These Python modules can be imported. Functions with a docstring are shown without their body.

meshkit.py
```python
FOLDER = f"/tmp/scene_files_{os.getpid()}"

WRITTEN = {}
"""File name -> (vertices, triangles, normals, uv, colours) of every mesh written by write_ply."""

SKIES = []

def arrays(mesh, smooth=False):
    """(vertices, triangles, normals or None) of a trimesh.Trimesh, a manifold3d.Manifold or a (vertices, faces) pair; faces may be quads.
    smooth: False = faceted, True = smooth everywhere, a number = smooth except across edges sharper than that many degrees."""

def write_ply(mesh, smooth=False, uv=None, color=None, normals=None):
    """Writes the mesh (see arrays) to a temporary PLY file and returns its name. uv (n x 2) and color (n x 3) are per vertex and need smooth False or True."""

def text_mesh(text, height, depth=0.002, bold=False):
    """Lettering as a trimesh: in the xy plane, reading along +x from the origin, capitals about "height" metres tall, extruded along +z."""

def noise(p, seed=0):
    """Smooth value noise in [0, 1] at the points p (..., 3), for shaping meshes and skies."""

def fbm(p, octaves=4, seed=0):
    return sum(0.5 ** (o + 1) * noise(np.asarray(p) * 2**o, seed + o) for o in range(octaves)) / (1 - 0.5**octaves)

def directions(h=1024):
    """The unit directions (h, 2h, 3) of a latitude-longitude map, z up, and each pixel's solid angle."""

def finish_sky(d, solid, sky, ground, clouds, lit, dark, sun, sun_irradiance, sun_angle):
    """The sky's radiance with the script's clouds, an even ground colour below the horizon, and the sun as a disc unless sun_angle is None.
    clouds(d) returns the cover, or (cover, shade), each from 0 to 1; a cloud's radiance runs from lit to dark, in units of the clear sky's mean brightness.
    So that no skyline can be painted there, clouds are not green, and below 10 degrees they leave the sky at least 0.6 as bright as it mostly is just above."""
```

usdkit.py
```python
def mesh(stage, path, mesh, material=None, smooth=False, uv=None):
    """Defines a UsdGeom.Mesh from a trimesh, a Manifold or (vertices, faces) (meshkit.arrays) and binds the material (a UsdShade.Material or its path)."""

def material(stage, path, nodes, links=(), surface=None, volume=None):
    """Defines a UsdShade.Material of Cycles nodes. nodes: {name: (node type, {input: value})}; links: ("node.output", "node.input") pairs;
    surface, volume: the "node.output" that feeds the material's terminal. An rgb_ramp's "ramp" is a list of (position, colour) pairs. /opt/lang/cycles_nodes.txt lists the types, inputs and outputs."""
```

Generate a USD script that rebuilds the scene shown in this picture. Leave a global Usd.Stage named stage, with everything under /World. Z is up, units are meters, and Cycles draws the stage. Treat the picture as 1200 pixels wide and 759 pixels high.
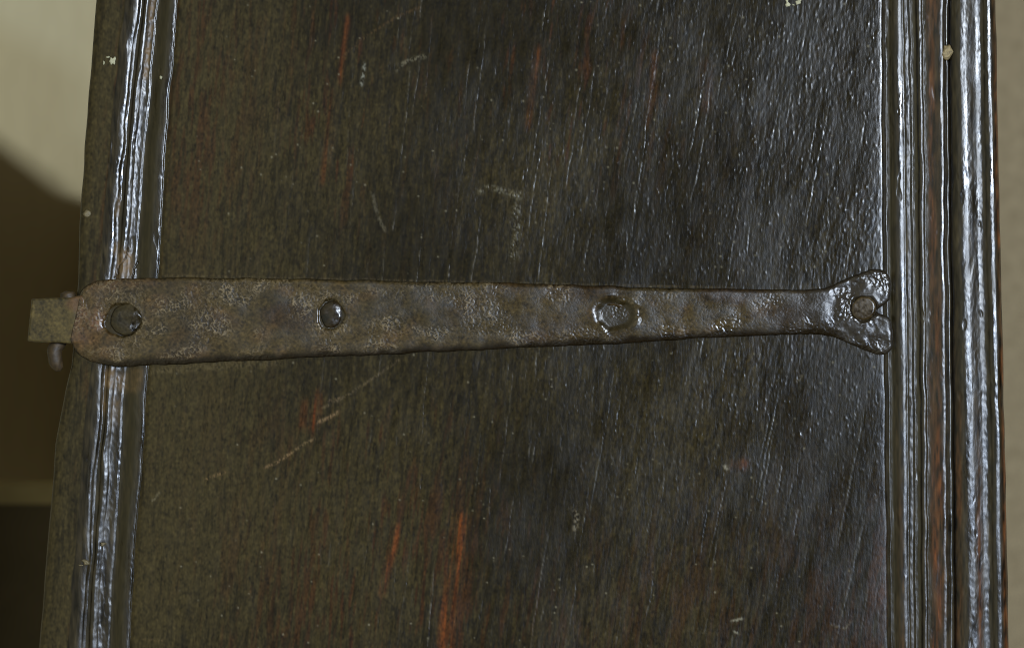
import math
import numpy as np, trimesh, usdkit
from scipy.ndimage import gaussian_filter, map_coordinates
from scipy.spatial import Delaunay, cKDTree
from scipy.interpolate import PchipInterpolator
from shapely import Polygon, contains_xy
from pxr import Usd, UsdGeom, UsdLux, UsdShade, Sdf, Gf, Vt

stage = Usd.Stage.CreateInMemory()
UsdGeom.SetStageUpAxis(stage, UsdGeom.Tokens.z)
UsdGeom.SetStageMetersPerUnit(stage, 1.0)
UsdGeom.Xform.Define(stage, '/World')
T = Sdf.ValueTypeNames

# ------------------------------------------------------------------ camera
D = 0.60                                   # metres from the lens to the lid's surface
cam = UsdGeom.Camera.Define(stage, '/World/camera')
cam.AddTranslateOp().Set(Gf.Vec3d(0, 0, D))            # looks straight down on the lid
cam.CreateHorizontalApertureAttr(36.0)
cam.CreateVerticalApertureAttr(36.0 * 647 / 1024)
cam.CreateFocalLengthAttr(72.0)
cam.CreateClippingRangeAttr(Gf.Vec2f(0.01, 100))
cam.CreateFStopAttr(13.0)
cam.CreateFocusDistanceAttr(D)
cam.CreateExposureAttr(0.0)

# ------------------------------------------------------------------ light: the dim warm room, and two lamps high over the front of the box
usdkit.material(stage, '/World/Looks/room_glow', {'b': ('background_shader', {'color': (1.0, 0.66, 0.16), 'strength': 0.032})}, surface='b.background')
dome = UsdLux.DomeLight.Define(stage, '/World/room_light')
UsdShade.MaterialBindingAPI.Apply(dome.GetPrim()).Bind(UsdShade.Material.Get(stage, '/World/Looks/room_glow'))


def lamp(name, x, y, z, w, h, intensity, color):
    l = UsdLux.RectLight.Define(stage, '/World/' + name)
    d = -np.array([x, y, z]) / np.linalg.norm([x, y, z])
    yaw, pitch = math.atan2(d[1], d[0]), math.acos(-d[2])
    l.AddTranslateOp().Set(Gf.Vec3d(x, y, z))
    l.AddRotateYOp().Set(math.degrees(math.atan2(x, z)))
    l.AddRotateXOp().Set(-math.degrees(math.asin(y / np.linalg.norm([x, y, z]))))
    l.CreateWidthAttr(w); l.CreateHeightAttr(h)
    l.CreateIntensityAttr(intensity); l.CreateColorAttr(Gf.Vec3f(*color))
    return l


lamp('main_lamp', 2.40, 0.548, 4.0, 0.30, 0.12, 2600, (0.89, 0.97, 1.06))
lamp('cool_lamp', 2.30, 0.084, 4.0, 0.50, 0.14, 460, (0.50, 0.68, 1.0))

# ------------------------------------------------------------------ helpers
PX = 0.25e-3                                # one pixel of the 1200-wide photograph on the lid, in metres


def world(px, py, z):
    """The point at height z (metres) that stands over measured position px, py of the lid."""
    k = PX * (D - z) / D
    return np.stack([(px - 600) * k, (379.5 - py) * k, np.broadcast_to(z, np.shape(px))], -1)


COUNT = {}


def path_for(name, parent='/World'):
    key = (parent, name); n = COUNT.get(key, 0); COUNT[key] = n + 1
    return f'{parent}/{name}' + (f'_{n:03d}' if n else '')


def data(prim, **kw):
    for k, v in kw.items():
        prim.SetCustomDataByKey(k, v)


def obj(name, mesh, mat, parent='/World', smooth=True, tint=None, rough=None, **kw):
    p = path_for(name, parent)
    m = usdkit.mesh(stage, p, mesh, '/World/Looks/' + mat, smooth)
    api = UsdGeom.PrimvarsAPI(m)
    if tint is not None:
        api.CreatePrimvar('tint', T.Color3fArray, 'vertex').Set(Vt.Vec3fArray.FromNumpy(np.asarray(tint, np.float32) * np.float32([0.50, 0.45, 0.34])))
    if rough is not None:
        api.CreatePrimvar('rough', T.FloatArray, 'vertex').Set(Vt.FloatArray.FromNumpy(np.asarray(rough, np.float32)))
    data(m.GetPrim(), **kw)
    return p


def S(a, b, x):
    t = np.clip((x - a) / (b - a), 0, 1)
    return t * t * (3 - 2 * t)


# ------------------------------------------------------------------ materials
def surface_mat(name, bump_scale, bump_strength, spec=0.5, bump_dist=0.0004, stretch=(1, 1, 1), mottling=0.25, mot_scale=900):
    """Colour and gloss come from the object's own tint and rough; noise adds grain and fine relief."""
    usdkit.material(stage, '/World/Looks/' + name, {
        'pos': ('texture_coordinate', {}),
        'map': ('mapping', {'scale': stretch}),
        'tint': ('attribute', {'attribute': 'tint'}),
        'rgh': ('attribute', {'attribute': 'rough'}),
        'n1': ('noise_texture', {'scale': bump_scale, 'detail': 4.0, 'roughness': 0.6}),
        'n2': ('noise_texture', {'scale': mot_scale, 'detail': 3.0, 'roughness': 0.6}),
        'mr': ('map_range', {'from_min': 0.25, 'from_max': 0.75, 'to_min': 1 - mottling, 'to_max': 1 + mottling}),
        'mul': ('vector_math', {'math_type': 'scale'}),
        'bump': ('bump', {'strength': bump_strength, 'distance': bump_dist}),
        'p': ('principled_bsdf', {'specular_ior_level': spec}),
    }, [('pos.object', 'map.vector'), ('map.vector', 'n1.vector'), ('map.vector', 'n2.vector'), ('n1.fac', 'bump.height'), ('n2.fac', 'mr.value'),
        ('tint.color', 'mul.vector1'), ('mr.result', 'mul.scale'), ('mul.vector', 'p.base_color'), ('rgh.fac', 'p.roughness'), ('bump.normal', 'p.normal')],
        surface='p.BSDF')


surface_mat('old_oak', 1500, 0.18, 0.21, 0.0003, (1, 0.22, 1), 0.3, 1100)
surface_mat('polished_oak', 1500, 0.22, 0.38, 0.0003, (1, 0.22, 1), 0.3, 1100)
surface_mat('worn_iron', 1500, 0.20, 0.42, 0.0003, (1, 1, 1), 0.25, 700)
surface_mat('wrought_iron', 1600, 0.22, 0.34, 0.0003, (1, 1, 1), 0.35, 900)


def plain(name, color, color2, scale, rough, bump=0.2, dist=0.001, stretch=(1, 1, 1)):
    usdkit.material(stage, '/World/Looks/' + name, {
        'pos': ('texture_coordinate', {}), 'map': ('mapping', {'scale': stretch}),
        'n': ('noise_texture', {'scale': scale, 'detail': 4.0, 'roughness': 0.65}),
        'r': ('rgb_ramp', {'ramp': [(0.3, color), (0.7, color2)]}),
        'b': ('bump', {'strength': bump, 'distance': dist}),
        'p': ('principled_bsdf', {'roughness': rough}),
    }, [('pos.object', 'map.vector'), ('map.vector', 'n.vector'), ('n.fac', 'r.fac'), ('n.fac', 'b.height'), ('r.color', 'p.base_color'), ('b.normal', 'p.normal')], surface='p.BSDF')


plain('cream_paint', (0.52, 0.445, 0.255), (0.57, 0.49, 0.285), 30, 0.7, 0.3)
plain('beige_carpet', (0.132, 0.100, 0.052), (0.190, 0.148, 0.083), 110, 0.95, 0.5, 0.002)
plain('plain_oak', (0.03, 0.02, 0.010), (0.05, 0.033, 0.017), 60, 0.5, 0.2, 0.0005, (1, 0.1, 1))
plain('dark_paint', (0.10, 0.082, 0.040), (0.12, 0.095, 0.05), 60, 0.8, 0.1)
plain('buff_paint', (0.36, 0.30, 0.14), (0.42, 0.35, 0.17), 60, 0.8, 0.1)
plain('chalky_paint', (0.16, 0.15, 0.085), (0.36, 0.34, 0.22), 1500, 0.8, 0.5, 0.0004)
plain('tan_debris', (0.075, 0.05, 0.018), (0.24, 0.18, 0.08), 1300, 0.7, 0.6, 0.0006)
plain('ochre_wax', (0.055, 0.043, 0.018), (0.12, 0.092, 0.042), 1500, 0.6, 0.5, 0.0004)

# ------------------------------------------------------------------ the room round the box
wall = trimesh.creation.box((0.04, 3.2, 3.4)); wall.apply_translation((-0.32, 0, 0.8))
obj('wall', wall, 'cream_paint', smooth=False, kind='structure', label='cream painted wall behind the back edge of the box', category='wall')
g = 4.0
floor = trimesh.Trimesh([[-g, -g, -0.9], [g, -g, -0.9], [g, g, -0.9], [-g, g, -0.9]], [[0, 1, 2], [0, 2, 3]], process=False)
obj('floor', floor, 'beige_carpet', smooth=False, kind='structure', label='beige carpeted floor in front of the box', category='floor')

lz, lk = -0.45, PX * (D + 0.45) / D
ytop, ymid = (379.5 - 567) * lk, (379.5 - 590) * lk
led = UsdGeom.Xform.Define(stage, path_for('wall_ledge'))
led.AddTranslateOp().Set(Gf.Vec3d(-0.3, 0, lz))
data(led.GetPrim(), label='dark ledge with a pale lip, fixed low on the wall below the hinge', category='ledge')
b = trimesh.creation.box((0.16, 0.14, 0.018)); b.apply_translation((0.0805, ymid - 0.07, -0.009))
obj('shelf_board', b, 'dark_paint', str(led.GetPath()), False)
b = trimesh.creation.box((0.16, ytop - ymid, 0.026)); b.apply_translation((0.0805, (ytop + ymid) / 2, -0.011))
obj('lip', b, 'buff_paint', str(led.GetPath()), False)

# ------------------------------------------------------------------ the lid, measured
rng = np.random.default_rng(7)
CURVES = [                                   # across the lid: nominal place, and where that line runs from top to bottom
    (88, [(0, 113), (100, 105.5), (200, 97), (270, 93), (330, 92), (428, 84), (460, 76), (520, 65), (600, 59), (680, 52), (759, 46)]),
    (118, [(0, 154), (100, 143), (200, 133), (310, 124), (440, 111), (560, 102), (620, 99), (700, 92), (759, 87)]),
    (125, [(0, 162), (50, 157), (100, 150), (150, 145), (200, 141), (250, 136), (310, 131), (440, 118), (490, 116), (560, 109), (620, 106), (700, 100), (759, 95)]),
    (141, [(0, 174), (50, 170), (100, 163), (150, 158), (200, 154), (270, 149), (440, 132), (490, 128), (570, 123), (640, 118), (700, 113), (759, 110)]),
    (158, [(0, 187), (100, 178), (200, 169), (300, 163), (440, 150), (490, 145), (540, 143), (640, 137), (759, 130)]),
    (174, [(0, 203), (75, 197), (120, 192), (180, 187), (250, 183), (310, 181), (440, 167), (500, 164), (580, 158), (650, 151), (759, 147)]),
    (186, [(0, 214), (310, 193), (440, 179), (580, 170), (759, 158)]),
    (1036, [(0, 1034), (300, 1035), (450, 1037), (759, 1040)]),
    (1056, [(0, 1052), (150, 1053.5), (300, 1055), (450, 1058), (759, 1061)]),
    (1067, [(0, 1061.5), (150, 1064), (300, 1066), (450, 1067.5), (759, 1069)]),
    (1083, [(0, 1079), (150, 1080.5), (300, 1082), (450, 1084), (759, 1085.5)]),
    (1108, [(0, 1105), (150, 1106), (300, 1107), (450, 1108.5), (759, 1110)]),
    (1134, [(0, 1128), (150, 1130), (300, 1132.5), (450, 1136), (759, 1140)]),
    (1153, [(0, 1148), (300, 1151), (450, 1156), (759, 1160)]),
    (1166, [(0, 1158), (300, 1164), (450, 1168), (759, 1172)]),
    (1174, [(0, 1167), (300, 1172), (450, 1176), (759, 1182)]),
]
KS = np.array([c[0] for c in CURVES], float)


def line_at(pts, py):
    y, x = np.array(pts, float).T
    r = np.interp(py, y, x)
    m = (x[-1] - x[0]) / (y[-1] - y[0])
    return r + m * (np.minimum(py - y[0], 0) + np.maximum(py - y[-1], 0))


PROFILE = np.array([
    (88, -1.5), (89.5, -0.9), (93, -0.4), (99, -0.12), (110, 0), (117, -0.02), (119.5, -0.03), (122, -0.12), (124.5, -0.34), (127, -0.72), (130.5, -1.0), (133, -0.95),
    (135.5, -0.5), (137.5, -0.42), (140, -0.56), (142.5, -0.84), (145, -1.22), (150, -1.50), (154, -1.62), (156.5, -1.85), (158, -1.84), (161, -1.55), (167.5, -0.5), (170, -0.28), (172, -0.24), (178.0, -0.43), (178.9, -0.8),
    (180, -0.70), (184, -0.3), (200, -0.02), (240, 0), (1000, 0), (1018, 0), (1031, -0.035), (1034.3, -0.09), (1036, -0.24), (1038, -0.85), (1040, -1.97), (1044, -1.92),
    (1047, -1.55), (1052, -0.9), (1056, -0.75), (1060, -0.90), (1062.5, -1.10), (1065, -0.95), (1068, -0.97), (1069.5, -1.15), (1071.5, -1.95), (1074, -1.93), (1077, -1.72), (1080, -0.98),
    (1082, -0.87), (1084, -1.00), (1085.5, -1.62), (1088, -1.60), (1093, -1.4), (1100, -1.0), (1105, -0.78), (1107.2, -0.84), (1109, -1.35), (1110.5, -2.6),
    (1113, -3.0), (1115.5, -2.7), (1117.5, -1.8), (1121, -1.1), (1126, -0.45), (1131, -0.2), (1136, -0.3), (1141, -0.72), (1145, -1.18), (1149, -1.52), (1153, -1.6),
    (1157, -1.32), (1160, -0.88), (1164, -0.62), (1167, -0.68), (1170, -1.12), (1172.5, -2.0), (1174, -3.6)])
prof = PchipInterpolator(PROFILE[:, 0], PROFILE[:, 1])

# relief and colour of the worn wood, as fields over the lid (1 cell = 0.25 mm)
X0, Y0, FW, FH = 0, -60, 1260, 880


def gn(sx, sy, seed, w=FW + 400, h=FH):
    r = np.random.default_rng(seed).normal(size=(h, w))
    a = gaussian_filter(r, (sy, sx), mode='wrap', truncate=3)
    return a / a.std()


yy, xx = np.mgrid[0:FH, 0:FW].astype(float)
py_, px_ = yy + Y0, xx + X0
lean = 0.09 + 0.09 * S(300, 950, px_)       # the grain leans a little


def grained(sx, sy, seed):
    return map_coordinates(gn(sx, sy, seed), [yy, xx + 200 + lean * (py_ - 380)], order=1, mode='grid-wrap')


def straight(sx, sy, seed):
    return gn(sx, sy, seed)[:, 200:200 + FW]


hgt = np.zeros((FH, FW))                      # millimetres
col = np.zeros((FH, FW, 3))
rough = np.zeros((FH, FW))


def stamp(points, weight, sigma):
    f = np.zeros((FH, FW))
    x, y = points[:, 0] - X0, points[:, 1] - Y0
    ok = (x >= 0) & (x < FW - 1) & (y >= 0) & (y < FH - 1)
    x, y, w = x[ok], y[ok], np.broadcast_to(weight, len(points))[ok]
    i, j = x.astype(int), y.astype(int); a, c = x - i, y - j
    for di, dj, ww in ((0, 0, (1 - a) * (1 - c)), (1, 0, a * (1 - c)), (0, 1, (1 - a) * c), (1, 1, a * c)):
        np.add.at(f, (j + dj, i + di), w * ww)
    return gaussian_filter(f, sigma, truncate=3) if sigma else f


def poly(pts, step=0.5):
    pts = np.array(pts, float)
    d = np.r_[0, np.cumsum(np.hypot(*np.diff(pts, axis=0).T))]
    t = np.arange(0, d[-1], step)
    return np.stack([np.interp(t, d, pts[:, 0]), np.interp(t, d, pts[:, 1])], 1)


panel = S(178, 190, px_ - (186 - 186) + 0.0) * 0 + 1.0
to_right = S(430, 980, px_)
hgt += 0.055 * grained(45, 75, 1) + 0.007 * grained(9, 24, 2) * (0.6 + 0.8 * to_right) + 0.0030 * grained(2.2, 4.5, 3) * (0.3 + 0.8 * to_right)
hgt += 0.0072 * grained(0.8, 2.4, 4) * (0.35 + 0.75 * to_right) * (0.5 + S(-0.5, 1.2, grained(40, 60, 41)))
hgt += 0.0025 * grained(0.9, 22, 5)
# open grain: long thin checks
pts, wts = [], []
for k in range(270):
    cx, cy = rng.uniform(195, 1030), rng.uniform(-50, 800)
    n = int(rng.uniform(10, 60) if rng.random() < 0.65 else rng.uniform(60, 190))
    t = np.arange(0, n, 0.5)
    wob = np.cumsum(rng.normal(0, 0.10, len(t)))
    px = cx - (0.09 + 0.10 * S(300, 950, cx) + rng.normal(0, 0.02)) * t + wob
    pts.append(np.stack([px, cy + t], 1))
    wts.append(np.sin(np.pi * np.clip(t / n, 0, 1)) ** 0.5 * rng.uniform(0.3, 1.0) * (0.45 + 0.55 * np.clip((cx - 250) / 300, 0, 1)) * np.repeat(rng.random(len(t) // 5 + 1) ** 0.7, 5)[:len(t)])
CHK_P, CHK_W = np.concatenate(pts), np.concatenate(wts)
chk = stamp(CHK_P, CHK_W, 0.65)
hgt -= 0.085 * np.clip(chk, 0, 2)
LIP = np.clip(stamp(CHK_P + [-1.5, 0], CHK_W, 0.55), 0, 1.5)
hgt += 0.045 * LIP       # a lifted lip along each check
# small dents and short raised fibres
n = 7500
dp = np.stack([rng.uniform(190, 1035, n), rng.uniform(-55, 815, n)], 1)
dw = rng.uniform(0.2, 1, n) ** 2 * (0.15 + 0.85 * S(330, 760, dp[:, 0])) * (0.35 + 0.65 * (1 - S(480, 660, dp[:, 1])))
o = np.concatenate([dp + [-0.17 * s, s] for s in np.arange(-1.5, 2.0, 0.5)])
fib = stamp(o, np.tile(dw, 7), 0.7)
hgt += 0.085 * np.clip(fib, 0, 3)
n = 1500
dp = np.stack([rng.uniform(190, 1035, n), rng.uniform(-55, 815, n)], 1)
hgt -= 0.5 * stamp(dp, rng.uniform(0.2, 1, n) ** 2 * (0.2 + 0.8 * to_right[400, dp[:, 0].astype(int)]), 1.6)

# open pores: short dark pricks along the grain
n = 3200
dp = np.stack([rng.uniform(190, 1035, n), rng.uniform(-55, 815, n)], 1); ln = rng.uniform(2, 11, n)
POR = np.clip(stamp(np.concatenate([dp + np.stack([-0.13 * q * ln, q * ln], 1) for q in np.linspace(0, 1, 16)]), np.tile(rng.uniform(0.2, 1, n) * np.clip(ln / 11, 0.3, 1), 16), 0.45), 0, 1)
hgt -= 0.035 * POR
# colour
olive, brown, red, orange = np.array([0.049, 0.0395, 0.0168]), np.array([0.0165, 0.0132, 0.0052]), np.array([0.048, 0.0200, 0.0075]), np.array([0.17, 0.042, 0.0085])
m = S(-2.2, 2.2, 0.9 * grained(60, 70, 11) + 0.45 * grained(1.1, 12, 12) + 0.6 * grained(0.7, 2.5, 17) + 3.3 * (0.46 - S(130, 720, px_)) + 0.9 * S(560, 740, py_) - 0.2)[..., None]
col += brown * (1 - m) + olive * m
st = S(0.3, 2.2, 0.7 * grained(3.0, 26, 13) + 0.8 * grained(0.9, 9, 14) + 0.6 * grained(60, 90, 15))
reg = np.clip(1.2 * np.exp(-((px_ - 400 + lean * (py_ - 100)) / 60) ** 2) * (1 - S(160, 330, py_)) + 1.1 * np.exp(-((px_ - 650) / 110) ** 2) * (1 - S(150, 260, py_)) + 0.8 * np.exp(-((px_ - 230) / 60) ** 2) * (1 - S(200, 340, py_))
              + 0.8 * np.exp(-((px_ - 450) / 120) ** 2) * S(430, 520, py_) + 0.5 * S(540, 740, py_) * S(150, 300, px_) + 0.3 * np.exp(-((px_ - 1025) / 16) ** 2) * S(540, 660, py_)
              + 0.9 * np.exp(-((px_ - (138 - 0.085 * (py_ - 100))) / 9) ** 2) + 0.10, 0, 1.2)
st = np.clip(0.8 * st * reg, 0, 1)[..., None]
col = col * (1 - st) + red * st


def streak(pts, width, strength, color):
    global col
    f = stamp(poly(pts), 1.0, (4, width)); f = np.clip(f / (np.percentile(f[f > 1e-4], 92) + 1e-9), 0, 1)
    f = np.clip(f * strength * (0.15 + 0.85 * S(-0.9, 1.0, 0.7 * grained(0.9, 22, 21) + 0.7 * grained(2.2, 45, 22))), 0, 1)[..., None]
    col = col * (1 - f) + np.array(color) * f


streak([(541, 602), (537, 640), (531, 680), (525, 720), (521, 775)], 6.0, 0.95, (0.165, 0.046, 0.010))
streak([(468, 615), (461, 645), (452, 675), (447, 697)], 2.4, 0.75, (0.16, 0.042, 0.010))
streak([(374, 458), (371, 478), (364, 505)], 3.5, 0.8, (0.17, 0.040, 0.009))
streak([(360, 470), (352, 500)], 4.0, 0.5, (0.10, 0.030, 0.009))
streak([(345, 500), (335, 555), (325, 610)], 3, 0.45, (0.09, 0.028, 0.009))
streak([(408, 20), (402, 55), (397, 100)], 2.4, 0.8, (0.12, 0.036, 0.010))
streak([(392, 105), (386, 160), (378, 215)], 3.0, 0.55, (0.10, 0.032, 0.009))
streak([(630, 55), (623, 100), (617, 150)], 2.6, 0.8, (0.14, 0.045, 0.010))
streak([(768, 60), (765, 110), (757, 150)], 3, 0.45, (0.09, 0.03, 0.010))
streak([(830, 70), (826, 130)], 5, 0.4, (0.08, 0.028, 0.010))
streak([(860, 545), (874, 543)], 3.0, 0.7, (0.14, 0.044, 0.014))
streak([(1033, 640), (1033, 775)], 2.0, 0.35, (0.085, 0.030, 0.009))
# dulled dark bands along the grain
d = np.clip(S(0.3, 2.0, 0.9 * grained(0.75, 9, 16) + 0.4 * grained(14, 50, 18)), 0, 1)[..., None]
col *= 1 - 0.45 * d
col *= np.clip(1 + 0.24 * grained(0.6, 1.1, 19), 0.3, 1.9)[..., None]
col *= (1 - 0.55 * np.clip(chk * 1.2, 0, 1))[..., None]                # dirt in the checks
col *= (1 - 0.6 * POR)[..., None]
q_ = np.clip(LIP * 0.75 * (0.25 + 0.75 * S(250, 480, px_)) * S(-0.6, 0.8, grained(0.8, 4, 24)), 0, 0.85)[..., None]
col = col * (1 - q_) + np.array([0.120, 0.112, 0.088]) * q_              # the polish is rubbed off their lips


def pale(pts, sigma, strength, color=(0.30, 0.27, 0.20), up=0.03, broken=0.5):
    global col, hgt
    f = stamp(poly(pts), 1.0, sigma); f = np.clip(f / max(f.max(), 1e-9) * 1.3, 0, 1)
    f = f * np.clip(S(-1.1 + 1.4 * broken, 1.6, straight(0.55, 0.9, int(abs(pts[0][0]) * 7 + pts[0][1])) + 0.4), 0, 1)
    hgt += up * f
    f = np.clip(f * strength * 1.0, 0, 1)[..., None]
    col = col * (1 - f) + np.array(color) * f


pale([(427, 74), (426, 86), (423, 102)], 1.1, 0.6, (0.33, 0.36, 0.36))
pale([(436, 224), (440, 244), (446, 260), (452, 271)], 1.3, 0.35, (0.20, 0.19, 0.16), 0.02, 0.1)
pale([(398, 70), (430, 42), (465, 20), (494, 8)], 1.2, 0.28, (0.16, 0.10, 0.05), 0.02, 0.4)
pale([(462, 84), (470, 76), (481, 70), (500, 66)], 1.5, 0.42, (0.28, 0.27, 0.22))
pale([(560, 226), (572, 219), (585, 222), (598, 226), (610, 233)], 2.0, 0.45, (0.27, 0.27, 0.23), 0.06, 0.7)
pale([(598, 228), (612, 228)], 3.0, 0.4, (0.28, 0.26, 0.20), 0.06, 0.7)
pale([(604, 240), (606, 262), (604, 282), (600, 306)], 3.2, 0.36, (0.27, 0.27, 0.23), 0.07, 0.95)
pale([(640, 232), (644, 240)], 1.2, 0.4)
pale([(310, 548), (325, 541), (342, 530)], 1.1, 0.62, (0.32, 0.22, 0.13), 0.03, 0.2)
pale([(342, 530), (356, 520), (371, 513)], 1.0, 0.5, (0.30, 0.22, 0.13), 0.03, 0.3)
pale([(371, 495), (384, 490), (397, 482)], 1.3, 0.55, (0.36, 0.25, 0.16), 0.03, 0.2)
pale([(378, 478), (395, 470), (430, 448), (468, 421)], 1.0, 0.35, (0.24, 0.19, 0.13), 0.02, 0.3)
pale([(385, 470), (398, 466)], 1.0, 0.4, (0.28, 0.2, 0.13))
pale([(240, 562), (252, 557), (264, 553)], 1.0, 0.55, (0.32, 0.22, 0.12), 0.02, 0.3)
pale([(176, 590), (187, 577)], 1.0, 0.4, (0.26, 0.24, 0.18), 0.02, 0.4)
pale([(168, 749), (196, 750)], 0.8, 0.35, (0.24, 0.17, 0.09))
pale([(672, 596), (676, 604), (674, 622)], 1.8, 0.6, (0.34, 0.31, 0.26), 0.04, 0.8)
pale([(857, 728), (870, 724)], 1.0, 0.65, (0.40, 0.40, 0.36)); pale([(860, 738), (866, 742)], 1.4, 0.6, (0.40, 0.40, 0.36))
pale([(848, 546), (853, 549)], 1.5, 0.6, (0.40, 0.39, 0.36)); pale([(940, 440), (932, 448)], 1.3, 0.3)
pale([(974, 732), (990, 736), (998, 728)], 0.8, 0.3, (0.3, 0.27, 0.2))
pale([(165, 318), (162, 322), (400, 327), (860, 337)], 0.7, 0.35, (0.20, 0.16, 0.10), 0.0, 0.6)      # bruised wood along the iron's upper edge
pale([(150, 437), (190, 434), (240, 430), (330, 424)], 3.0, 0.5, (0.14, 0.115, 0.065), 0.03, 0.5)         # dust under its lower edge
n = 700
dp = np.stack([rng.uniform(190, 1035, n), rng.uniform(-55, 815, n)], 1)
fl = np.clip(stamp(dp, rng.uniform(0.2, 1.3, n) ** 4 * 1.2, 0.5), 0, 0.6)[..., None]
col = col * (1 - fl) + np.array([0.30, 0.29, 0.24]) * fl

rough += 0.30 - 0.03 * to_right - 0.025 + 0.06 * S(-0.8, 1.3, grained(26, 40, 31) + 0.4 * grained(5, 9, 33)) * S(350, 600, px_) + 0.02 * grained(2, 9, 32) + 0.02 * S(480, 720, py_)
rough = np.clip(rough, 0.2, 0.6)
mh = 0.010 * straight(0.9, 1.6, 51) * (0.5 + S(-0.5, 1, straight(6, 20, 57))) + 0.009 * straight(1.4, 7, 55) + 0.012 * straight(5, 22, 52) + 0.030 * straight(11, 110, 53) - 0.16 * S(2.0, 3.2, straight(2.2, 5.5, 58)) - 0.10 * S(1.2, 2.6, straight(3.0, 9, 59)) + 0.010 * straight(2.4, 3.2, 60)         # the mouldings are rubbed and nibbled along their length
mh2 = 0.020 * straight(1.3, 1.7, 54)                                                     # rough tooth marks in the hollows


def fld(f, px, py):
    return map_coordinates(f, [np.clip(py - Y0, 0, FH - 1.001), np.clip(px - X0, 0, FW - 1.001)], order=1)


rows = np.r_[-268, -180, -120, -60, np.arange(-20, 786, 1.1), 830, 880, 1000, 1100.0]
band_noise = PchipInterpolator(np.arange(-70, 861, 30), np.random.default_rng(3).normal(0, 1, (16, 32)), axis=1)


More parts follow.
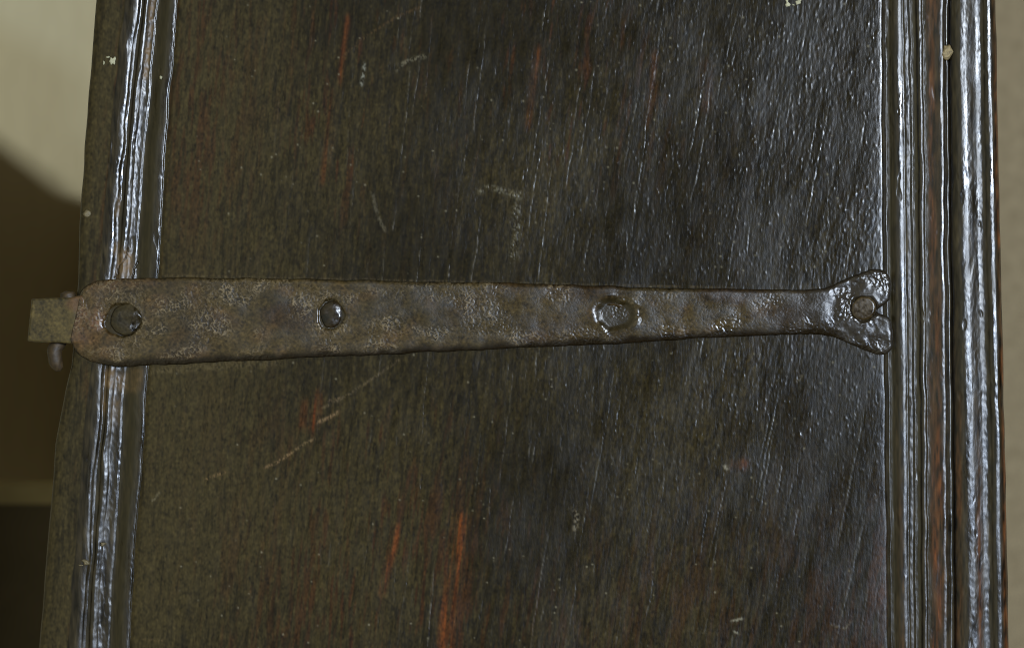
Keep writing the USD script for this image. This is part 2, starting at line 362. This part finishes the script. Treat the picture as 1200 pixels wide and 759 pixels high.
def wood(s):
    """Top sheet over nominal places s for all rows: positions, tint, rough as grids."""
    Sg, Pg = np.meshgrid(s, rows)
    K = np.stack([line_at(c[1], rows) for c in CURVES], 1)           # rows x knots
    j = np.clip(np.searchsorted(KS, s, 'right') - 1, 0, len(KS) - 2)
    t = (s - KS[j]) / (KS[j + 1] - KS[j])
    Xp = K[:, j] * (1 - t) + K[:, j + 1] * t
    bn = band_noise(np.clip(rows, -60, 858))                          # slow wander of each line, in pixels
    amp = np.where((KS > 100) & (KS < 180), 0.8, np.where(KS > 1030, 0.45, 0.35)); amp[6] = 0.3
    W = (bn.T[:, :len(KS)] * amp)
    Xp = Xp + W[:, j] * (1 - t) + W[:, j + 1] * t
    h = prof(Sg)
    mould = ((Sg > 112) & (Sg < 180)) | (Sg > 1036)
    rgh_zone = np.exp(-((Sg - 1067) / 4.5) ** 2) + np.exp(-((Sg - 1153) / 5) ** 2) + 0.6 * np.exp(-((Sg - 1083) / 3) ** 2) + 0.9 * np.exp(-((Sg - 145) / 14) ** 2)
    wm = np.where(mould, 1.0, 0.0)
    h = h + fld(hgt, Xp, Pg) * (1 - 0.75 * wm) + wm * fld(mh, Xp, Pg) + rgh_zone * fld(mh2, Xp, Pg)
    # colour on the mouldings
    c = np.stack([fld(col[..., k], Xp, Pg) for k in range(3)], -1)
    f = fld(straight_c1, Xp, Pg); f2 = fld(straight_c2, Xp, Pg)
    mc = np.array([0.027, 0.0220, 0.0130]) * (1 + 0.15 * f[..., None])
    rz = np.exp(-((Sg - 1095) / 7) ** 2) * (0.45 + 0.75 * S(300, 650, Pg)) + np.exp(-((Sg - 1173) / 2.6) ** 2) + 0.5 * np.exp(-((Sg - 1121) / 4) ** 2) * S(300, 700, Pg) + 0.5 * np.exp(-((Sg - 1142) / 3) ** 2) * S(350, 700, Pg) + 0.3 * np.exp(-((Sg - 1050) / 4) ** 2) * S(450, 700, Pg)
    rz = np.clip(rz * (0.25 + 0.75 * S(-0.8, 1.2, f2)), 0, 0.9)[..., None]
    mc = mc * np.clip(1 + 0.35 * fld(grain_m, Xp, Pg)[..., None], 0.3, 2)
    mc = mc * (1 - rz) + np.array([0.17, 0.052, 0.012]) * np.clip(0.75 + 0.4 * fld(grain_m, Xp, Pg)[..., None], 0.1, 1.6) * rz
    gz = (np.exp(-((Sg - 1074) / 4) ** 2) + np.exp(-((Sg - 1044) / 4) ** 2) + np.exp(-((Sg - 165) / 7) ** 2) + np.exp(-((Sg - 1087) / 2.5) ** 2))[..., None] * 0.7
    mc = mc * (1 - gz) + np.array([0.036, 0.030, 0.0115]) * gz
    # raw tan breaks in the back moulding
    tan = np.zeros_like(Pg)
    for s0, y0, ws, wy, a in ((147, 10, 5, 16, .9), (148, 36, 5, 9, .7), (147, 62, 4.5, 14, .9), (148, 85, 4, 8, .8), (141, 310, 10, 17, 1.0), (128, 292, 5, 9, .5), (127, 243, 3, 12, .6), (137, 444, 8, 12, .75), (150, 448, 12, 12, .55), (132, 470, 4, 14, .5), (148, 480, 6, 18, .4), (167, 445, 7, 14, .5)):
        tan = np.maximum(tan, a * np.exp(-((Sg - s0) / ws) ** 4 - ((Pg - y0) / wy) ** 4))
    tan = np.clip(tan * (0.6 + 0.5 * S(-1, 1, fld(straight_c3, Xp, Pg))), 0, 1)
    mc = mc * (1 - tan[..., None]) + np.array([0.19, 0.125, 0.060]) * tan[..., None]
    h = h - 0.25 * tan + 0.10 * tan * fld(straight_c3, Xp, Pg)
    # two splits where the back moulding meets the iron
    for path in (((150, 291), (149, 301), (140, 311), (136, 325)), ((162, 306), (158, 314), (155, 325))):
        q = np.array(path, float); cx = np.interp(Pg, q[:, 1], q[:, 0])
        on = (Pg >= q[0, 1]) & (Pg <= q[-1, 1] + 3)
        sl = np.where(on, np.exp(-((Xp - cx - 0.5 * fld(straight_c3, Pg * 1.7 + 200, Pg)) / 0.75) ** 2), 0)
        h = h - 0.3 * sl; mc = mc * (1 - 0.85 * sl[..., None])
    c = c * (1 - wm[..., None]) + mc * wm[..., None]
    r = fld(rough, Xp, Pg)
    mr = 0.325 - 0.05 * (Sg < 200) + 0.04 * fld(straight_c1, Xp, Pg) + 0.20 * tan + 0.06 * np.clip(rgh_zone, 0, 1)
    r = np.clip(r * (1 - wm) + mr * wm, 0.15, 0.7)
    # the wood is let in a little round the iron
    h = np.where(UNDER(Xp, Pg), np.minimum(h, -0.35), h)
    return world(Xp, Pg, h * 1e-3), c, r


grain_m = straight(0.7, 5, 64)
straight_c1, straight_c2, straight_c3 = straight(2.0, 14, 61), straight(2.5, 30, 62), straight(1.4, 1.8, 63)

# the iron's outline, measured
STRAP = np.array([(93, 352), (94, 346), (98, 339), (105, 333.5), (114, 330), (130, 327), (150, 325.5), (200, 325), (300, 326), (400, 327.5), (500, 329.5), (600, 331.5), (700, 334.5), (800, 337.5), (880, 339),
                  (940, 339.5), (962, 338.5), (976, 334.5), (990, 327.5), (1006, 321), (1020, 316.5), (1031, 315.5), (1038, 317.5), (1042, 323), (1043.3, 335), (1043.5, 350), (1040, 354), (1032.5, 359.5),
                  (1026.5, 364), (1031, 368.2), (1037, 370.2), (1042, 372), (1045, 376), (1046.4, 388), (1046.3, 401), (1044.5, 410), (1039, 415), (1031, 416), (1018, 413), (1002, 406.5),
                  (984, 398), (970, 393.2), (955, 391.5), (920, 391.5), (860, 394.5), (800, 398.5), (700, 403.5), (600, 407.5), (500, 412.5), (400, 417.5), (300, 421.5), (220, 426), (170, 428.6), (135, 429),
                  (118, 427), (104, 422.5), (93, 415), (86, 406), (82, 399), (84, 390), (90, 370)], float)


def smooth_outline(p, step, passes=2, jitter=0.0, seed=0):
    p = np.asarray(p, float)
    for _ in range(passes):                                        # corner cutting
        q = np.roll(p, -1, 0)
        p = np.stack([0.8 * p + 0.2 * q, 0.2 * p + 0.8 * q], 1).reshape(-1, 2)
    q = np.vstack([p, p[:1]])
    d = np.r_[0, np.cumsum(np.hypot(*np.diff(q, axis=0).T))]
    n = int(d[-1] / step); t = np.arange(n) / n * d[-1]
    o = np.stack([np.interp(t, d, q[:, 0]), np.interp(t, d, q[:, 1])], 1)
    if jitter:
        r = np.random.default_rng(seed).normal(size=(n, 2))
        for sg, a in ((3, 0.35), (14, 0.65)):
            e = gaussian_filter(r, (sg, 0), mode='wrap'); o = o + jitter * a * e / e.std()
    return o


STRAP_OUT = smooth_outline(STRAP, 0.8, 2, 0.55, 5)
_in = Polygon(STRAP_OUT).buffer(-2.2)


def UNDER(x, y):
    r = np.zeros(x.shape, bool)
    b = (x > 80) & (x < 1050) & (y > 310) & (y < 435)
    r[b] = contains_xy(_in, x[b], y[b])
    return r


def grid_faces(r, c):
    i = np.arange(r * c).reshape(r, c)
    a, b_, c_, d_ = i[:-1, :-1].ravel(), i[:-1, 1:].ravel(), i[1:, 1:].ravel(), i[1:, :-1].ravel()
    return np.vstack([np.stack([a, d_, c_], 1), np.stack([a, c_, b_], 1)])


BOTTOM = -0.020


def sheet(s0, s1, step, left=False, right=False, ends=True):
    s = np.unique(np.r_[np.linspace(s0, s1, max(3, int(round((s1 - s0) / step)) + 1))])
    V, c, r = wood(s)
    R, N = V.shape[:2]
    if left:                                                        # the lid's own edges go down to its underside
        e = V[:, :1].copy(); e[..., 2] = np.where(True, BOTTOM, 0); e[..., 0] += 0.0006
        m_ = V[:, :1].copy(); m_[..., 2] -= 0.0022; m_[..., 0] -= 0.0001
        V = np.concatenate([e, m_, V], 1); c = np.concatenate([c[:, :1], c[:, :1], c], 1); r = np.concatenate([r[:, :1], r[:, :1], r], 1)
    if right:
        e = V[:, -1:].copy(); e[..., 2] = BOTTOM; e[..., 0] -= 0.0012
        V = np.concatenate([V, e], 1); c = np.concatenate([c, c[:, -1:]], 1); r = np.concatenate([r, r[:, -1:]], 1)
    for side in (0, -1):
        e = V[side:side + 1].copy() if side == 0 else V[-1:].copy()
        e[..., 2] = BOTTOM
        parts = ([e, V] if side == 0 else [V, e]); V = np.concatenate(parts, 0)
        ce, re_ = (c[:1], r[:1]) if side == 0 else (c[-1:], r[-1:])
        c = np.concatenate([ce, c] if side == 0 else [c, ce], 0); r = np.concatenate([re_, r] if side == 0 else [r, re_], 0)
    R, N = V.shape[:2]
    return V.reshape(-1, 3), grid_faces(R, N), c.reshape(-1, 3), r.ravel()


def join(parts):
    v, f, c, r, o = [], [], [], [], 0
    for a, b_, c_, d_ in parts:
        v.append(a); f.append(b_ + o); c.append(c_); r.append(d_); o += len(a)
    return (np.concatenate(v), np.concatenate(f)), np.concatenate(c), np.concatenate(r)


box = UsdGeom.Xform.Define(stage, path_for('wooden_box'))
data(box.GetPrim(), label='old dark oak box with moulded lid and a long wrought iron strap hinge', category='box')
BOX = str(box.GetPath())
under = trimesh.creation.box((0.255, 0.333, 0.004)); under.apply_translation((0.006, -0.0135, BOTTOM + 0.001))
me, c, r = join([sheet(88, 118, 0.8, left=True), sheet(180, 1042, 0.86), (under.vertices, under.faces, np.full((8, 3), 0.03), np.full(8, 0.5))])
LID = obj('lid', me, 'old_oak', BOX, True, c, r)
for s0, s1, stp, kw in ((118, 180, 0.55, {}), (1042, 1113, 0.5, {}), (1113, 1174, 0.5, {'right': True})):
    v, f, c, r = sheet(s0, s1, stp, **kw)
    obj('moulding', (v, f), 'polished_oak', LID, True, c, r, label={118: 'worn double bead along the hinged edge', 1042: 'narrow beads beside the flat of the lid', 1113: 'broad rounded bead along the front edge'}[s0])
body = trimesh.creation.box((0.225, 0.26, 0.872)); body.apply_translation((0.005, -0.01, -0.9 + 0.436))
obj('body', body, 'plain_oak', BOX, False)


# ------------------------------------------------------------------ plates: the hammered iron
def plate(outline, step, hfun, base, tint=None, rgh=None, interior=None):
    """A solid piece over an outline measured on the lid; hfun(x, y, distance from the edge) gives its height in mm; its sides go down to base (mm)."""
    P_ = Polygon(outline)
    x0, y0, x1, y1 = P_.bounds
    gx, gy = np.meshgrid(np.arange(x0, x1, step), np.arange(y0, y1, step * 0.87))
    gx = gx + (np.arange(len(gx)) % 2)[:, None] * step / 2
    keep = contains_xy(P_.buffer(-0.45 * step), gx.ravel(), gy.ravel())
    pts = np.vstack([outline, np.stack([gx.ravel()[keep], gy.ravel()[keep]], 1)])
    dist = cKDTree(smooth_dense(outline)).query(pts)[0]; dist[:len(outline)] = 0
    tri = Delaunay(pts).simplices
    cen = pts[tri].mean(1)
    tri = tri[contains_xy(P_, cen[:, 0], cen[:, 1])]
    a = pts[tri]
    cr = (a[:, 1, 0] - a[:, 0, 0]) * (a[:, 2, 1] - a[:, 0, 1]) - (a[:, 1, 1] - a[:, 0, 1]) * (a[:, 2, 0] - a[:, 0, 0])
    tri[cr > 0] = tri[cr > 0][:, ::-1]                               # y runs down in measured places
    h = hfun(pts[:, 0], pts[:, 1], dist)
    v = world(pts[:, 0], pts[:, 1], h * 1e-3)
    n, N = len(outline), len(v)
    low = v[:n].copy(); low[:, 2] = base * 1e-3
    i = np.arange(n); j = (i + 1) % n
    sk = np.vstack([np.stack([i, j, N + j], 1), np.stack([i, N + j, N + i], 1)])
    s = Polygon(outline).exterior.is_ccw
    if s:
        sk = sk[:, ::-1]
    v2 = np.vstack([v, low])
    tri = np.vstack([tri, sk[:, ::-1] if not s else sk[:, ::-1]])
    allp = np.vstack([pts, outline])
    alld = np.r_[dist, np.zeros(n)]
    return (v2, tri), allp, alld


def smooth_dense(o):
    q = np.vstack([o, o[:1]])
    return np.concatenate([q[:-1] * (1 - t) + q[1:] * t for t in (0, 0.5)])


iw, ih = FW, 160                                                     # iron fields: rows 295..455
IY = 295


def inoise(sx, sy, seed):
    a = gaussian_filter(np.random.default_rng(seed).normal(size=(ih, iw)), (sy, sx), mode='wrap'); return a / a.std()


def ifld(f, x, y):
    return map_coordinates(f, [np.clip(y - IY, 0, ih - 1.01), np.clip(x, 0, iw - 1.01)], order=1)


pitn = inoise(1.5, 1.5, 71); pitm = S(-0.7, 0.6, inoise(14, 9, 72) + 0.4 * inoise(45, 20, 73))
pitn = inoise(1.15, 1.15, 71)
pit = -np.minimum(np.abs(pitn), 1.2) * pitm                                           # worm-like corrosion
fine = inoise(0.8, 0.8, 74); wave = inoise(28, 16, 75); med = inoise(5, 5, 76)
HOLES = [(143, 375.5, 22.5, 20.5, 0.6), (388, 369, 16.5, 19, 0.4), (721, 368.5, 24.5, 20.5, 0.85), (1012, 361.5, 16.4, 15.6, 0.4)]


def hole_r(x, y, k):
    cx, cy, rx, ry, dp_ = HOLES[k]
    a = np.arctan2(y - cy, x - cx)
    wob = 1 + 0.045 * np.sin(3 * a + k) + 0.03 * np.sin(5 * a + 2.2 * k) + 0.018 * np.sin(9 * a + k * 1.3) + (0.03 * np.sin(2 * a + 0.6) if k == 2 else 0)
    return np.hypot((x - cx) / rx, (y - cy) / ry) / wob


def strap_h(x, y, d):
    side = S(-12, 12, y - (376.5 - 0.012 * (x - 100)))                # the lower edge is worn to a wide bevel, the upper one is crisp
    R_ = 6.0 + 0.0 * d + (11.0 - 3.0 * S(930, 990, x)) * side * S(1040, 1000, x)
    q = np.clip(d / R_, 0, 1)
    q = np.maximum(q, S(112, 98, x) * S(345, 352, y) * S(405, 398, y))
    edge = np.sqrt(np.clip(1 - (1 - q) ** 2, 0, 1))
    low = 1.35 - 0.25 * S(300, 900, x)
    h = -0.35 + (low + 0.35 + 0.75 * S(0, 1, (130 - x) / 50) * 0.5) * (0.35 + 0.65 * edge)
    h = h + 0.10 * ifld(wave, x, y) + 0.018 * ifld(med, x, y) * 1.6 + (0.065 + 0.04 * S(500, 900, x)) * ifld(pit, x, y) + 0.006 * ifld(fine, x, y)
    # hammered hollow round the fishtail
    fr = np.hypot(x - 1006, (y - 364))
    h = h - 0.24 * np.exp(-((fr - 31) / 8) ** 2) * S(1016, 1000, x) + S(950, 985, x) * (0.05 * ifld(inoise_f, x, y) - 0.10 * S(0.5, 2.0, ifld(inoise_s, x, y)) + 0.018 * ifld(LITE, x, y))
    for k in range(4):
        r_ = hole_r(x, y, k); dp_ = HOLES[k][4]
        h = h - dp_ * (1 - S(0.62 if k == 2 else 0.86, 1.03, r_)) + (0.13 if k == 2 else 0.04) * np.exp(-((r_ - 1.13) / 0.10) ** 2) * (0.6 + 0.5 * ifld(med, x, y)) + 0.05 * ifld(inoise_s, x, y) * np.exp(-((r_ - 0.9) / 0.2) ** 2)
        if k == 0:                                                  # worn hollow on the left of the first nail
            h = h - 0.35 * np.exp(-((x - 122) / 7) ** 2 - ((y - 378) / 16) ** 2)
    return h


def strap_tint(p, d):
    x, y = p[:, 0], p[:, 1]
    t = S(-1.2, 1.2, ifld(wave, x, y) + 0.4 * ifld(med, x, y))[:, None]
    c = np.array([0.067, 0.0495, 0.0220]) * (1 - t) + np.array([0.044, 0.0345, 0.0178]) * t
    rust = np.exp(-((x - 104) / 24) ** 2 - ((y - 382) / 26) ** 2) + 0.45 * np.exp(-((x - 140) / 60) ** 2 - ((y - 332) / 9) ** 2)
    rust = np.clip(rust * (0.45 + 0.7 * S(-1, 1, ifld(med, x, y))) + 0.22 * S(0.6, 2, ifld(RUST, x, y)), 0, 0.9)[:, None]
    c = c * (1 - rust) + np.array([0.130, 0.068, 0.034]) * rust
    dk = (0.62 * S(0.2, 1.8, ifld(DARK, x, y)))[:, None]
    c = c * (1 - dk) + np.array([0.030, 0.0165, 0.0100]) * dk
    c = c * np.clip(1 + 0.28 * ifld(fine, x, y), 0.4, 1.8)[:, None]
    pl = np.clip(S(0.40, 0.05, np.abs(ifld(pitn, x, y))) * ifld(pitm, x, y) * (0.35 + 0.6 * S(-0.5, 1, ifld(med, x, y))), 0, 0.9)[:, None]
    c = c * (1 - pl) + np.array([0.25, 0.205, 0.145]) * pl
    g_ = S(840, 990, x)[:, None]
    c = c * (1 - g_) + np.array([0.042, 0.036, 0.030]) * (0.8 + 0.5 * pl) * g_
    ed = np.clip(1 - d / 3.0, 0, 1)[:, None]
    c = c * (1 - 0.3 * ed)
    grime_shade = (S(11, 3, d + 1.5 * ifld(med, x, y)) * S(0, 25, y - (376.5 - 0.012 * (x - 100))) * S(1040, 1000, x) * S(98, 125, x))[:, None]
    c = c * (1 - grime_shade) + np.array([0.016, 0.0115, 0.0065]) * grime_shade        # grime along the lower edge, with the bevel's shade painted in
    r = 0.335 - 0.06 * S(600, 1000, x) + 0.05 * ifld(med, x, y)
    for k in range(4):
        hz = S(1.02, 0.85, hole_r(x, y, k))[:, None] * 0.9; c = c * (1 - hz) + np.array([0.026, 0.020, 0.008]) * hz
    for k in range(4):
        q = np.exp(-((hole_r(x, y, k) - 1.0) / 0.13) ** 2); r = r - 0.12 * q
    return c, np.clip(r, 0.22, 0.75)


inoise_f, inoise_s = inoise(3.4, 3.4, 92), inoise(2.2, 2.2, 91)
RUST, DARK, LITE = inoise(9, 7, 81), inoise(22, 12, 82), inoise(1.3, 1.3, 83)
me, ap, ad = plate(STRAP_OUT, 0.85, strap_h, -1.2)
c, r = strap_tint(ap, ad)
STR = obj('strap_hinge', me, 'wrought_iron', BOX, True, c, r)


def iron(name, outline, hfun, base, color, rgh, step=0.6, jit=0.25, seed=1, mat='worn_iron', **kw):
    o_ = smooth_outline(outline, 0.8, 2, jit, seed)
    me_, ap_, ad_ = plate(o_, step, hfun, base)
    x, y = ap_.T
    n_ = ifld(med, x * 1.3, y)[:, None] + 1.3 * ifld(fine, x, y)[:, None]
    c_ = np.clip(np.array(color) * (1 + 0.18 * n_ + 0.14 * ifld(RUST, x, y)[:, None]), 0.005, 1)
    return obj(name, me_, mat, STR, True, c_, np.clip(rgh + 0.03 * n_[:, 0], 0.15, 0.8), **kw)


def ell(cx, cy, rx, ry, n=14, seed=0, wob=0.03):
    a = np.linspace(0, 2 * np.pi, n, endpoint=False); q = 1 + np.random.default_rng(seed).normal(0, wob, n)
    return np.stack([cx + rx * q * np.cos(a), cy + ry * q * np.sin(a)], 1)


def dome_h(top, low, rr):
    return lambda x, y, d: low + (top - low) * np.sqrt(np.clip(1 - (1 - np.clip(d / rr, 0, 1)) ** 2, 0, 1)) + 0.03 * ifld(med, x, y) + 0.012 * ifld(fine, x, y)


# first nail: proud, faceted head whose right side is a sloping face


def hammered(cx, cy, top, low, rr, facets, rough_=0.05):
    """A hand-forged head: a rounded button cut by a few flat hammer faces (direction, start, slope)."""
    def f(x, y, d):
        h = dome_h(top, low, rr)(x, y, d)
        for ang, start, slope in facets:
            u = (x - cx) * math.cos(ang) + (y - cy) * math.sin(ang)
            h = np.minimum(h, top + 0.02 - slope * (u - start))
        return h + rough_ * ifld(med, x * 0.9, y) + 0.5 * rough_ * ifld(inoise_s, x, y)
    return f


iron('nail', ell(147.5, 375, 19.5, 19.5, 11, 3, 0.045), hammered(148, 375, 1.95, 0.75, 12, [(2.9, -2, 0.008), (0.3, 6, 0.06)], 0.09), -0.6, (0.030, 0.023, 0.010), 0.28, label='round proud nail head at the knuckle end', seed=2)
iron('nail', ell(388, 369, 15, 17.5, 9, 8, 0.07), hammered(388, 369, 1.75, 0.75, 11, [(3.0, 0, 0.02)], 0.10), -0.6, (0.024, 0.017, 0.009), 0.28, label='small battered oval nail head', seed=3)
f3 = lambda x, y, d: 0.42 - 0.42 * S(0, 9, d) + 0.20 * np.exp(-((x - 717) / 8) ** 2 - ((y - 372) / 6) ** 2) + 0.10 * ifld(med, x * 0.8, y) + 0.045 * ifld(inoise_s, x, y) - 0.15 * np.exp(-((y - 361) / 3) ** 2 - ((x - 714) / 10) ** 2)
iron('nail', ell(720, 369, 18.5, 15.5, 10, 4, 0.07), f3, -0.9, (0.046, 0.029, 0.009), 0.27, label='sunken nail in a wide rimmed hole', seed=4)
f4 = lambda x, y, d: 0.75 + 0.95 * np.sqrt(np.clip(1 - (1 - np.clip(d / 3.4, 0, 1)) ** 2, 0, 1)) + 0.011 * (x - 1012) + 0.02 * ifld(wave, x, y) + 0.012 * ifld(med, x, y)
iron('nail', ell(1012, 361.5, 15.8, 15, 11, 5, 0.04), f4, -0.6, (0.052, 0.038, 0.018), 0.27, label='flat round nail head in the fishtail end', seed=5)
# the knuckle: the end of the strap turned down round its pin
kh = lambda x, y, d: 1.66 - 0.12 * S(84, 92, x) - 0.45 * (1 - np.clip(d / 2.2, 0, 1)) ** 2 + 0.05 * ifld(wave, x, y) + 0.012 * ifld(med, x, y) - 0.0035 * np.clip(60 - x, 0, 60)
ko = smooth_outline([(37.5, 349.5), (60, 349), (84, 348), (99, 345), (101, 372), (96, 404), (84, 402.5), (58, 401.3), (34, 400.2), (32.4, 398.6), (34.5, 376), (36.6, 351)], 0.8, 1, 0.22, 9)
me, ap, ad = plate(ko, 0.8, kh, -9.0)
x, y = ap.T
c0 = np.array([0.078, 0.061, 0.023]) * np.clip(1 + 0.15 * ifld(wave, x, y) + 0.22 * ifld(fine, x, y) + 0.15 * ifld(med, x, y), 0.3, 2)[:, None]
ru = np.clip(S(-0.4, 1.5, ifld(RUST, x, y) + 1.2 * S(60, 100, x)) * 0.6, 0, 0.8)[:, None]
c0 = c0 * (1 - ru) + np.array([0.15, 0.078, 0.042]) * ru
obj('knuckle', me, 'wrought_iron', STR, True, c0, np.full(len(ap), 0.36))


def tube(path, radii, sides=14):
    p = np.array([world(np.array(a), np.array(b_), np.array(z * 1e-3)) for a, b_, z in path])
    t = np.linspace(0, 1, len(p)); tt = np.linspace(0, 1, 26)
    p = np.stack([PchipInterpolator(t, p[:, k])(tt) for k in range(3)], 1)
    rad = np.interp(tt, t, radii) * 1e-3
    tan = np.gradient(p, axis=0); tan /= np.linalg.norm(tan, axis=1)[:, None]
    ref = np.array([1.0, 0.05, 0.1]); rings = []
    for q, w, r_ in zip(p, tan, rad):
        u = np.cross(w, ref); u /= np.linalg.norm(u); v_ = np.cross(w, u)
        a = np.linspace(0, 2 * np.pi, sides, endpoint=False)
        rings.append(q + r_ * (np.cos(a)[:, None] * u + np.sin(a)[:, None] * v_))
    V = np.concatenate(rings + [p[:1], p[-1:]])
    F = []
    for i in range(len(p) - 1):
        for k in range(sides):
            a, b_ = i * sides + k, i * sides + (k + 1) % sides
            F += [[a, b_, b_ + sides], [a, b_ + sides, a + sides]]
    e0, e1, L = len(V) - 2, len(V) - 1, (len(p) - 1) * sides
    for k in range(sides):
        F += [[e0, (k + 1) % sides, k], [e1, L + k, L + (k + 1) % sides]]
    m_ = trimesh.Trimesh(V, F, process=False); trimesh.repair.fix_normals(m_)
    return m_


pin = tube([(80, 341.5, -2.6), (80, 343, -2.6), (80, 348, -2.8), (78, 372, -3.2), (70, 398, -3.2), (64, 411, -3.0), (65, 423, -3.2), (69, 430, -4.0), (70, 431, -4.4)], [0.9, 1.9, 2.3, 2.3, 2.2, 2.1, 2.1, 1.6, 0.8])
pin.vertices = pin.vertices + 0.00007 * (np.random.default_rng(8).normal(size=pin.vertices.shape))
pv = np.asarray(pin.vertices)
obj('hinge_pin', pin, 'wrought_iron', STR, True, np.tile((0.056, 0.037, 0.0165), (len(pv), 1)) * (1 + 0.2 * np.random.default_rng(2).normal(size=(len(pv), 1))).clip(0.6, 1.5), np.full(len(pv), 0.6), label='rusty pin through the knuckle')


# ------------------------------------------------------------------ small things stuck to the lid
def lump(cx, cy, rx, ry, top, z0, seed, n=11, wob=0.18, step=0.7):
    o_ = smooth_outline(ell(cx, cy, rx, ry, n, seed, wob), 0.6, 2)
    rg = np.random.default_rng(seed)
    ph = rg.uniform(0, 6, 4)
    hf = lambda x, y, d: z0 + (top - z0) * np.sqrt(np.clip(1 - (1 - np.clip(d / (0.55 * min(rx, ry)), 0, 1)) ** 2, 0, 1)) + 0.12 * top * np.sin(x * 1.3 + ph[0]) * np.sin(y * 1.1 + ph[1])
    return plate(o_, step, hf, z0 - 0.6)[0]


obj('paint_fleck', trimesh.util.concatenate([trimesh.Trimesh(*lump(*a), process=False) for a in ((132, 72, 3.2, 4.2, 0.07, -0.1, 31, 12, 0.4), (126, 67, 2.2, 1.3, 0.06, -0.1, 32, 7, 0.25), (121.5, 74, 1.3, 2.4, 0.06, -0.1, 33, 7, 0.25))]), 'chalky_paint', LID, True)
obj('paint_fleck', trimesh.Trimesh(*lump(188.5, 91, 2.1, 2.3, 0.1, -0.9, 34), process=False), 'chalky_paint', LID, True)
obj('paint_fleck', trimesh.util.concatenate([trimesh.Trimesh(*lump(*a), process=False) for a in ((923, 3, 3.6, 4.2, 0.12, -0.2, 35, 12, 0.38), (936, 2.5, 4.0, 3.2, 0.12, -0.2, 36, 12, 0.38), (930, 6, 2.0, 1.5, 0.1, -0.2, 37, 7, 0.2))]), 'chalky_paint', LID, True)
obj('wax_spot', trimesh.Trimesh(*lump(102, 250.5, 4.6, 4.6, 0.22, -0.4, 38, 10, 0.12), process=False), 'ochre_wax', LID, True)
obj('splinter', trimesh.util.concatenate([trimesh.Trimesh(*lump(*a), process=False) for a in ((101, 658, 5.5, 4.2, 0.55, -0.3, 41, 9, 0.28), (120, 637, 5.0, 2.6, 0.15, -1.0, 42, 9, 0.3), (94, 662, 4.0, 1.4, 0.15, -0.3, 43, 8, 0.2))]), 'ochre_wax', LID, True, label='torn pale splinter across the hinged edge bead')
obj('debris_lump', trimesh.Trimesh(*lump(1109, 61, 7.2, 8.5, -0.5, -2.4, 44, 12, 0.26), process=False), 'tan_debris', LID, True, label='tan lump of debris lodged in the groove')
